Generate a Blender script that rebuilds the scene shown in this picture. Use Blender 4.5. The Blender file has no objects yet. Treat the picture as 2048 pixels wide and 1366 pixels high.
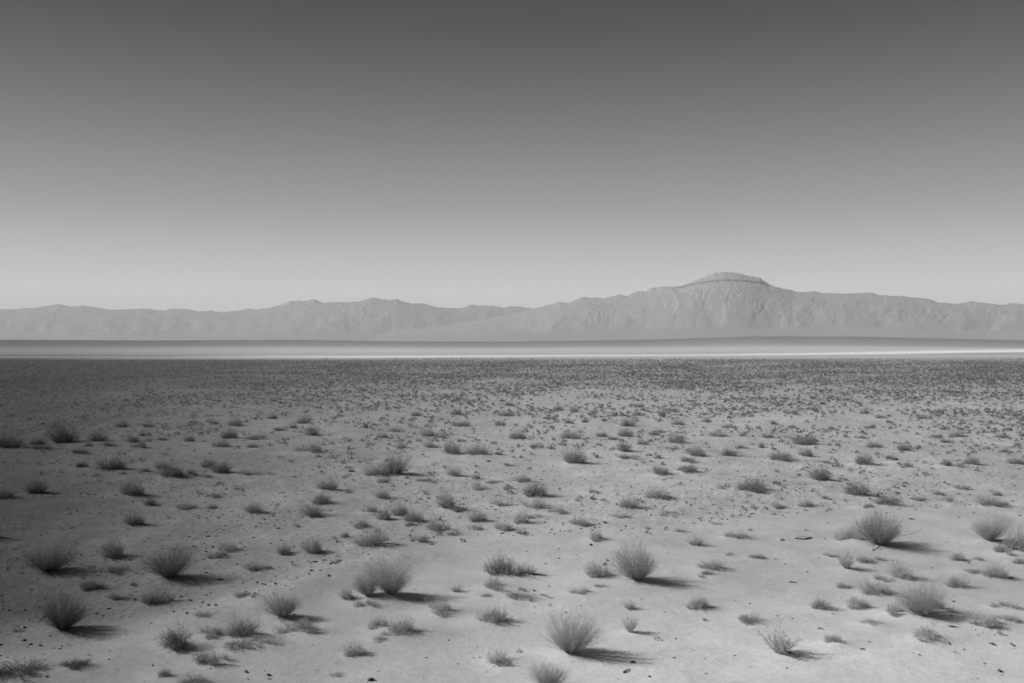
import bpy, math
import numpy as np
from mathutils import Vector

sc = bpy.context.scene
col = sc.collection
rng = np.random.default_rng(7)
RAD = math.radians

# ---------------------------------------------------------------- camera model
CAM_H = 6.0
LENS = 35.0
F = 2048 * LENS / 36.0            # focal length in photo pixels (photo 2048 x 1366)
HORIZON = 697.0
PITCH = math.atan((HORIZON - 683.0) / F)
SUN_EL = 33.0
EXPOSURE = 0.12
SUN_AZ = (-1.0, 0.03)            # horizontal direction towards the sun (camera looks along +Y)

# ---------------------------------------------------------------- noise
def _hash(ix, iy, seed):
    h = (ix.astype(np.int64) * 374761393 + iy.astype(np.int64) * 668265263 + seed * 1442695041) & 0xFFFFFFFF
    h = ((h ^ (h >> 13)) * 1274126177) & 0xFFFFFFFF
    h = ((h ^ (h >> 16)) * 2246822519) & 0xFFFFFFFF
    return ((h ^ (h >> 15)) & 0xFFFFFF) / float(0xFFFFFF)

def vnoise(x, y, seed=0):
    ix = np.floor(x); iy = np.floor(y)
    fx = x - ix; fy = y - iy
    u = fx * fx * fx * (fx * (fx * 6 - 15) + 10); v = fy * fy * fy * (fy * (fy * 6 - 15) + 10)
    a = _hash(ix, iy, seed); b = _hash(ix + 1, iy, seed)
    c = _hash(ix, iy + 1, seed); d = _hash(ix + 1, iy + 1, seed)
    return (a + (b - a) * u + (c - a) * v + (a - b - c + d) * u * v) * 2 - 1

def fbm(x, y, seed=0, octv=4, gain=0.5):
    s = 0.0; a = 1.0; t = 0.0
    for k in range(octv):
        ca, sa = math.cos(0.7 * k + 0.3), math.sin(0.7 * k + 0.3)
        s = s + a * vnoise((x * ca - y * sa) * 2.03 ** k + 17.3 * k, (x * sa + y * ca) * 2.03 ** k - 9.1 * k, seed + k)
        t += a; a *= gain
    return s / t

def ridged(x, y, seed=0, octv=4):
    s = 0.0; a = 1.0; t = 0.0
    for k in range(octv):
        ca, sa = math.cos(0.5 * k), math.sin(0.5 * k)
        n = 1 - np.abs(vnoise((x * ca - y * sa) * 2.1 ** k + 5.7 * k, (x * sa + y * ca) * 2.1 ** k + 3.1 * k, seed + k)) * 1.6
        s = s + a * n; t += a; a *= 0.5
    return s / t

def sstep(a, b, x):
    t = np.clip((x - a) / (b - a), 0, 1)
    return t * t * (3 - 2 * t)

# ---------------------------------------------------------------- terrain
def px_of(x, y):                  # azimuth of a ground point, as the bearing tan * F + 1024
    return 1024 + F * x / np.maximum(y, 1.0)

CREST_X = [-900, -300, 0, 300, 600, 760, 1000, 1300, 1500, 1700, 2048, 2400, 3000]
CREST_Y = [682, 678, 679.5, 681, 680, 682.5, 683.5, 679.5, 673, 673, 681, 683, 682]
SWELL0, SWELL1 = 950.0, 2600.0
def swell_height(x, y):
    cy = np.interp(px_of(x, y), CREST_X, CREST_Y)
    zc = CAM_H + (HORIZON - cy) / F * SWELL1
    up = sstep(SWELL0, SWELL1 * 1.06, y) / sstep(SWELL0, SWELL1 * 1.06, np.array(SWELL1))
    dn = 1 - sstep(SWELL1 * 1.06, 4300.0, y)
    return zc * np.where(y < SWELL1 * 1.06, up, up.max() if np.ndim(up) and up.size else up) * dn

# border between the pale wind-blown sand (near) and the darker gravel flat, as it runs over the ground
EDGE_X = [-400, 0, 150, 300, 500, 650, 850, 1000, 1300, 1500, 1640, 2048, 2500]
EDGE_Y = [1325, 1300, 1282, 1243, 1190, 1140, 1095, 1068, 1062, 1040, 1024, 1014, 1010]
def edge_dist(x, y):
    ey = np.interp(px_of(x, y), EDGE_X, EDGE_Y)
    return CAM_H * F / (ey - HORIZON)

def base_height(x, y):
    x = np.asarray(x, float); y = np.asarray(y, float)
    d = np.hypot(x, y)
    fade = np.exp(-(d / 190.0) ** 2)
    z = (0.20 * fbm(x / 21.0, y / 21.0, 3, 3) + 0.07 * fbm(x / 6.0, y / 6.0, 11, 2)) * fade
    # the sand sheet ends in a low rounded lip on the gravel
    e = edge_dist(x, y)
    z = z + 0.22 * np.exp(-(((y - e) + 1.2) / 1.6) ** 2) * np.exp(-(d / 60.0) ** 2) * (0.55 + 0.45 * vnoise(x / 5.0, y / 9.0, 77))
    return z

def unproject(px, py, hf=base_height):
    a = px - 1024.0; b = py - 683.0
    dy = F * math.cos(PITCH) + b * math.sin(PITCH)
    dz = -b * math.cos(PITCH) + F * math.sin(PITCH)
    z = 0.0
    for _ in range(12):
        t = (z - CAM_H) / dz
        z = 0.5 * z + 0.5 * float(hf(np.array([a * t]), np.array([dy * t]))[0])
    t = (z - CAM_H) / dz
    return a * t, dy * t

# ---------------------------------------------------------------- materials (all grey: the photograph is black and white)
def new_mat(name):
    m = bpy.data.materials.new(name); m.use_nodes = True
    nt = m.node_tree; b = nt.nodes['Principled BSDF']
    b.inputs['Roughness'].default_value = 0.95
    b.inputs['Specular IOR Level'].default_value = 0.12
    return m, nt, b

def N(nt, typ, **kw):
    n = nt.nodes.new(typ)
    for k, v in kw.items(): setattr(n, k, v)
    return n

def noise_node(nt, vec, scale, detail=4, rough=0.55):
    n = N(nt, 'ShaderNodeTexNoise'); n.inputs['Scale'].default_value = scale
    n.inputs['Detail'].default_value = detail; n.inputs['Roughness'].default_value = rough
    nt.links.new(vec, n.inputs['Vector']); return n.outputs['Fac']

def mathn(nt, op, a, b=None, clamp=False):
    n = N(nt, 'ShaderNodeMath', operation=op, use_clamp=clamp)
    for i, v in enumerate((a, b)):
        if v is None: continue
        if isinstance(v, (int, float)): n.inputs[i].default_value = v
        else: nt.links.new(v, n.inputs[i])
    return n.outputs[0]

def mrange(nt, v, a, b, c, d):
    n = N(nt, 'ShaderNodeMapRange'); n.inputs[1].default_value = a; n.inputs[2].default_value = b
    n.inputs[3].default_value = c; n.inputs[4].default_value = d
    nt.links.new(v, n.inputs[0]); return n.outputs[0]

def ground_material():
    m, nt, b = new_mat('desert_ground')
    geo = N(nt, 'ShaderNodeNewGeometry'); P = geo.outputs['Position']
    tone = N(nt, 'ShaderNodeAttribute', attribute_name='vignetted_soil').outputs['Fac']      # soil albedo by kind of ground, left vignette painted in
    grit = N(nt, 'ShaderNodeAttribute', attribute_name='grit').outputs['Fac']      # how stony
    n1 = noise_node(nt, P, 0.55, 5, 0.6)
    n2 = noise_node(nt, P, 6.0, 4, 0.6)
    n3 = noise_node(nt, P, 34.0, 3, 0.6)
    v = N(nt, 'ShaderNodeTexVoronoi'); v.inputs['Scale'].default_value = 9.0; nt.links.new(P, v.inputs['Vector'])
    speck = mrange(nt, v.outputs['Distance'], 0.10, 0.22, 1.0, 0.0)
    k1 = mrange(nt, n1, 0.3, 0.7, 0.90, 1.10)
    k2 = mrange(nt, n2, 0.3, 0.7, -0.16, 0.16)
    k2 = mathn(nt, 'ADD', mathn(nt, 'MULTIPLY', k2, mathn(nt, 'ADD', grit, 0.35)), 1.0)
    k3 = mrange(nt, n3, 0.35, 0.65, -0.22, 0.22)
    k3 = mathn(nt, 'ADD', mathn(nt, 'MULTIPLY', k3, mathn(nt, 'ADD', grit, 0.15)), 1.0)
    sp = mathn(nt, 'SUBTRACT', 1.0, mathn(nt, 'MULTIPLY', speck, mathn(nt, 'MULTIPLY', grit, 0.45)))
    t = mathn(nt, 'MULTIPLY', tone, k1)
    t = mathn(nt, 'MULTIPLY', t, k2); t = mathn(nt, 'MULTIPLY', t, k3); t = mathn(nt, 'MULTIPLY', t, sp)
    c = N(nt, 'ShaderNodeCombineColor')
    for i in range(3): nt.links.new(t, c.inputs[i])
    nt.links.new(c.outputs[0], b.inputs['Base Color'])
    hgt = mathn(nt, 'ADD', mathn(nt, 'MULTIPLY', n2, 0.05), mathn(nt, 'MULTIPLY', n3, 0.014))
    bump = N(nt, 'ShaderNodeBump'); bump.inputs['Distance'].default_value = 1.0
    nt.links.new(mrange(nt, grit, 0, 1, 0.28, 0.6), bump.inputs['Strength'])
    nt.links.new(hgt, bump.inputs['Height']); nt.links.new(bump.outputs[0], b.inputs['Normal'])
    b.inputs['Specular IOR Level'].default_value = 0.0
    return m

def mountain_material(name, tone):
    m, nt, b = new_mat(name)
    geo = N(nt, 'ShaderNodeNewGeometry'); P = geo.outputs['Position']
    sep = N(nt, 'ShaderNodeSeparateXYZ'); nt.links.new(geo.outputs['True Normal'], sep.inputs[0])
    steep = mrange(nt, sep.outputs[2], 0.74, 0.45, 0.0, 1.0)           # bare rock where the slope is steep
    n1 = noise_node(nt, P, 0.004, 6, 0.6); n2 = noise_node(nt, P, 0.03, 4, 0.6)
    t = mathn(nt, 'MULTIPLY', mrange(nt, n1, 0.3, 0.7, tone * 0.93, tone * 1.07), mrange(nt, n2, 0.3, 0.7, 0.95, 1.05))
    t = mathn(nt, 'MULTIPLY', t, mathn(nt, 'SUBTRACT', 1.0, mathn(nt, 'MULTIPLY', steep, 0.75)))
    bed = N(nt, 'ShaderNodeAttribute', attribute_name='dark_bed').outputs['Fac']
    t = mathn(nt, 'MULTIPLY', t, mathn(nt, 'SUBTRACT', 1.0, mathn(nt, 'MULTIPLY', bed, 0.62)))
    c = N(nt, 'ShaderNodeCombineColor')
    for i in range(3): nt.links.new(t, c.inputs[i])
    nt.links.new(c.outputs[0], b.inputs['Base Color'])
    b.inputs['Specular IOR Level'].default_value = 0.0
    return m

def plant_material(name, mul, var=0.25, scale=14.0):
    m, nt, b = new_mat(name)
    oi = N(nt, 'ShaderNodeObjectInfo'); geo = N(nt, 'ShaderNodeNewGeometry')
    s = N(nt, 'ShaderNodeSeparateColor'); nt.links.new(oi.outputs['Color'], s.inputs[0])
    n1 = noise_node(nt, geo.outputs['Position'], scale, 2)
    t = mathn(nt, 'MULTIPLY', s.outputs[0], mrange(nt, n1, 0.3, 0.7, mul * (1 - var), mul * (1 + var)))
    t = mathn(nt, 'MULTIPLY', t, mrange(nt, geo.outputs['Random Per Island'], 0, 1, 0.75, 1.25))
    c = N(nt, 'ShaderNodeCombineColor')
    for i in range(3): nt.links.new(t, c.inputs[i])
    nt.links.new(c.outputs[0], b.inputs['Base Color'])
    tr = N(nt, 'ShaderNodeBsdfTranslucent'); nt.links.new(c.outputs[0], tr.inputs['Color'])     # thin leaves let light through
    mx = N(nt, 'ShaderNodeMixShader'); mx.inputs[0].default_value = 0.45
    nt.links.new(b.outputs[0], mx.inputs[1]); nt.links.new(tr.outputs[0], mx.inputs[2])
    nt.links.new(mx.outputs[0], nt.nodes['Material Output'].inputs['Surface'])
    return m

def stone_material(name, lo, hi):
    m, nt, b = new_mat(name)
    tc = N(nt, 'ShaderNodeNewGeometry')
    n1 = noise_node(nt, tc.outputs['Position'], 26.0, 5)
    t = mrange(nt, n1, 0.3, 0.7, lo, hi)
    c = N(nt, 'ShaderNodeCombineColor')
    for i in range(3): nt.links.new(t, c.inputs[i])
    nt.links.new(c.outputs[0], b.inputs['Base Color'])
    bump = N(nt, 'ShaderNodeBump'); bump.inputs['Strength'].default_value = 0.5; bump.inputs['Distance'].default_value = 0.02
    nt.links.new(n1, bump.inputs['Height']); nt.links.new(bump.outputs[0], b.inputs['Normal'])
    return m

M_GROUND = ground_material()
M_FOL = plant_material('shrub_foliage', 1.0)
M_STEM = plant_material('shrub_stem', 0.85)
M_SCRUB = plant_material('far_scrub', 1.0, 0.6, 1.1)
M_STONE = stone_material('dark_stone', 0.03, 0.09)
M_PALE = stone_material('pale_stone', 0.28, 0.40)
M_WHITE = stone_material('white_stone', 0.62, 0.8)
M_WOOD = stone_material('dry_wood', 0.04, 0.10)
M_BONEWOOD = stone_material('bleached_wood', 0.26, 0.40)

# ---------------------------------------------------------------- mesh helpers
def mesh_from(name, verts, tris, mats, mat_idx=None, smooth=False):
    verts = np.asarray(verts, np.float32); tris = np.asarray(tris, np.int32)
    me = bpy.data.meshes.new(name)
    k = tris.shape[1]
    me.vertices.add(len(verts)); me.vertices.foreach_set('co', verts.ravel())
    me.loops.add(tris.size); me.loops.foreach_set('vertex_index', tris.ravel())
    me.polygons.add(len(tris))
    me.polygons.foreach_set('loop_start', np.arange(0, tris.size, k, dtype=np.int32))
    me.polygons.foreach_set('loop_total', np.full(len(tris), k, np.int32))
    for m in mats: me.materials.append(m)
    if mat_idx is not None: me.polygons.foreach_set('material_index', np.asarray(mat_idx, np.int32))
    if smooth: me.polygons.foreach_set('use_smooth', np.ones(len(tris), bool))
    me.update(calc_edges=True); me.validate()
    return me

def obj(name, me, parent=None):
    o = bpy.data.objects.new(name, me); col.objects.link(o)
    if parent: o.parent = parent
    return o

def tag(o, label=None, cat=None, group=None, kind=None):
    if label: o['label'] = label
    if cat: o['category'] = cat
    if group: o['group'] = group
    if kind: o['kind'] = kind

def prisms(p0, p1, r0, r1):
    """tapered three-sided prisms between point arrays"""
    d = p1 - p0; L = np.linalg.norm(d, axis=1, keepdims=True) + 1e-9; d = d / L
    ref = np.where(np.abs(d[:, 2:3]) > 0.9, np.array([[1., 0, 0]]), np.array([[0., 0, 1]]))
    a = np.cross(d, ref); a /= np.linalg.norm(a, axis=1, keepdims=True) + 1e-9
    b = np.cross(d, a)
    V = []
    for (p, r) in ((p0, r0), (p1, r1)):
        for k in range(3):
            an = 2 * math.pi * k / 3
            V.append(p + (a * math.cos(an) + b * math.sin(an)) * np.asarray(r).reshape(-1, 1))
    V = np.stack(V, 1)                     # n,6,3
    n = len(p0); base = (np.arange(n) * 6)[:, None]
    quads = []
    for k in range(3):
        j = (k + 1) % 3
        quads.append(np.concatenate([base + k, base + j, base + 3 + j], 1)); quads.append(np.concatenate([base + k, base + 3 + j, base + 3 + k], 1))
    return V.reshape(-1, 3), np.concatenate(quads, 0)

def leaf_tris(c, size, g, up=0.3):
    """one small pointed leaf (a triangle) at each centre"""
    n = len(c)
    a = g.normal(size=(n, 3)); a[:, 2] += up; a /= np.linalg.norm(a, axis=1, keepdims=True)
    b = np.cross(a, g.normal(size=(n, 3))); b /= np.linalg.norm(b, axis=1, keepdims=True)
    s = np.asarray(size).reshape(-1, 1) * g.uniform(0.6, 1.4, (n, 1))
    V = np.stack([c + a * s, c - a * s * 0.6 + b * s * 0.45, c - a * s * 0.6 - b * s * 0.45], 1).reshape(-1, 3)
    return V, np.arange(n * 3).reshape(n, 3)

def norm_unit(parts):
    """scale all vertex arrays so the plant is about 1 wide and 1 tall, standing on z = 0"""
    allv = np.concatenate(parts)
    ex = np.percentile(np.abs(allv[:, :2]), 97.5); ez = np.percentile(allv[:, 2], 99)
    return [v * np.array([0.5 / ex, 0.5 / ex, 1.0 / ez]) for v in parts]

def cat_tris(lst):
    V, T, off = [], [], 0
    for v, t in lst:
        V.append(v); T.append(t + off); off += len(v)
    return np.concatenate(V), np.concatenate(T)

def grow(g, n, tilt_max, l0, l1, base_r, curl, twigs, leaves, leaf, rad, tw_len=(0.12, 0.3), tilt_pow=0.6, zsq=1.0):
    """a plant of fine stems that fan out from a narrow foot, each with side twigs that carry small leaves"""
    az = g.uniform(0, 2 * math.pi, n); tl = RAD(tilt_max) * g.uniform(0, 1, n) ** tilt_pow
    d0 = np.stack([np.sin(tl) * np.cos(az), np.sin(tl) * np.sin(az), np.cos(tl)], 1)
    br = base_r * np.sqrt(g.uniform(0, 1, n)); p = np.stack([br * np.cos(az), br * np.sin(az), np.full(n, -0.02)], 1)
    lean = g.normal(size=2) * 0.13; d0[:, :2] += lean; d0 /= np.linalg.norm(d0, axis=1, keepdims=True)
    L = g.uniform(l0, l1, n) * (1 + 0.14 * np.cos(az - g.uniform(0, 6.28)) + 0.16 * np.sin(az * 2 + g.uniform(0, 6)) + 0.12 * np.sin(az * 3 + g.uniform(0, 6)))
    segs = 5; pts = [p]; d = d0.copy()
    for k in range(segs):
        d = d + np.array([0, 0, curl]) / segs + g.normal(size=(n, 3)) * 0.10
        d /= np.linalg.norm(d, axis=1, keepdims=True)
        p = p + d * (L / segs)[:, None]
        p[:, 2] = np.maximum(p[:, 2], 0.015)
        pts.append(p)
    pts = np.stack(pts, 1)
    S0, S1, R0, R1 = [], [], [], []
    for k in range(segs):
        S0.append(pts[:, k]); S1.append(pts[:, k + 1])
        R0.append(np.full(n, rad * (1 - 0.17 * k))); R1.append(np.full(n, rad * (1 - 0.17 * (k + 1))))
    # side twigs
    nt = n * twigs
    si = np.repeat(np.arange(n), twigs); t = g.uniform(0.22, 1.0, nt) * segs
    k = np.minimum(t.astype(int), segs - 1); fr = (t - k)[:, None]
    q0 = pts[si, k] * (1 - fr) + pts[si, k + 1] * fr
    dd = pts[si, k + 1] - pts[si, k]; dd /= np.linalg.norm(dd, axis=1, keepdims=True)
    dd = dd + g.normal(size=(nt, 3)) * 0.65 + np.array([0, 0, 0.25]); dd /= np.linalg.norm(dd, axis=1, keepdims=True)
    tl_ = g.uniform(*tw_len, nt)[:, None]
    q1 = q0 + dd * tl_; q1[:, 2] = np.maximum(q1[:, 2], 0.02)
    S0.append(q0); S1.append(q1); R0.append(np.full(nt, rad * 0.32)); R1.append(np.full(nt, rad * 0.12))
    sv, st = prisms(np.concatenate(S0), np.concatenate(S1), np.concatenate(R0), np.concatenate(R1))
    if leaves:
        li = np.repeat(np.arange(nt), leaves); f = g.uniform(0.05, 1.1, len(li))[:, None]
        c = q0[li] * (1 - f) + q1[li] * f + g.normal(size=(len(li), 3)) * 0.014
        c[:, 2] = np.maximum(c[:, 2], 0.01)
        lv, lt = leaf_tris(c, leaf, g)
    else:
        lv, lt = np.zeros((0, 3)), np.zeros((0, 3), int)
    sv = sv * np.array([1, 1, zsq]); lv = lv * np.array([1, 1, zsq])
    return (sv, st), (lv, lt)

def merge_plants(lst):
    return cat_tris([a for a, _ in lst]), cat_tris([b for _, b in lst])

def shift(p, dx, dy, s, sz=None):
    (a, at), (b, bt) = p; k = np.array([s, s, sz or s]); o = np.array([dx, dy, 0])
    return (a * k + o, at), (b * k + o, bt)

def gen(kind, seed):
    g = np.random.default_rng(seed)
    if kind == 'U':      # tall, wiry, fanning from a narrow foot
        p = grow(g, 340, 60, 0.78, 1.02, 0.07, 0.22, 10, 5, 0.0092, 0.0035, (0.10, 0.26), 0.52)
    elif kind == 'S':    # upright, loose and leafy
        p = grow(g, 60, 50, 0.6, 1.05, 0.08, 0.3, 9, 6, 0.020, 0.0075, (0.10, 0.28), 0.6)
    elif kind == 'M':    # dense mound
        subs = [shift(grow(g, 160, 86, 0.70, 0.98, 0.14, 0.25, 8, 6, 0.019, 0.0045, (0.08, 0.22), 0.55), 0, 0, 1.0)]
        for k in range(g.integers(2, 4)):
            a = g.uniform(0, 6.28); s = g.uniform(0.45, 0.75)
            subs.append(shift(grow(g, 80, 86, 0.6, 0.98, 0.14, 0.25, 8, 6, 0.024, 0.006, (0.08, 0.22), 0.55), 0.66 * math.cos(a), 0.5 * math.sin(a), s))
        p = merge_plants(subs)
    elif kind == 'L':    # low spreading clump with gaps
        subs = []
        for k in range(g.integers(5, 8)):
            a = g.uniform(0, 6.28); r = 1.25 * g.uniform(0, 1) ** 0.6; s = g.uniform(0.45, 0.95)
            subs.append(shift(grow(g, 44, 86, 0.5, 0.95, 0.16, 0.3, 7, 6, 0.028, 0.007, (0.10, 0.26), 0.6), r * math.cos(a), 0.75 * r * math.sin(a), s, s * 0.75))
        p = merge_plants(subs)
    else:                # 'T' small pale tuft of dry stalks
        p = grow(g, 90, 60, 0.5, 1.0, 0.09, 0.1, 4, 3, 0.028, 0.009, (0.1, 0.25), 0.6)
    (sv, st), (lv, lt) = p
    sv, lv = norm_unit([sv, lv])
    return (sv, st), (lv, lt)

VARIANTS = {}
COUNTS = {'U': 7, 'S': 3, 'M': 8, 'L': 8, 'T': 5}
for kd, cnt in COUNTS.items():
    for i in range(cnt):
        (sv, st), (lv, lt) = gen(kd, 100 + 31 * i + ord(kd))
        stems = mesh_from('stems', sv, st, [M_STEM]); fol = mesh_from('foliage', lv, lt, [M_FOL])
        vv, tt = cat_tris([(sv, st), (lv, lt)])
        one = mesh_from('shrub', vv, tt, [M_STEM, M_FOL], np.r_[np.zeros(len(st)), np.ones(len(lt))])
        VARIANTS[kd, i] = (stems, fol, one)

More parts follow.
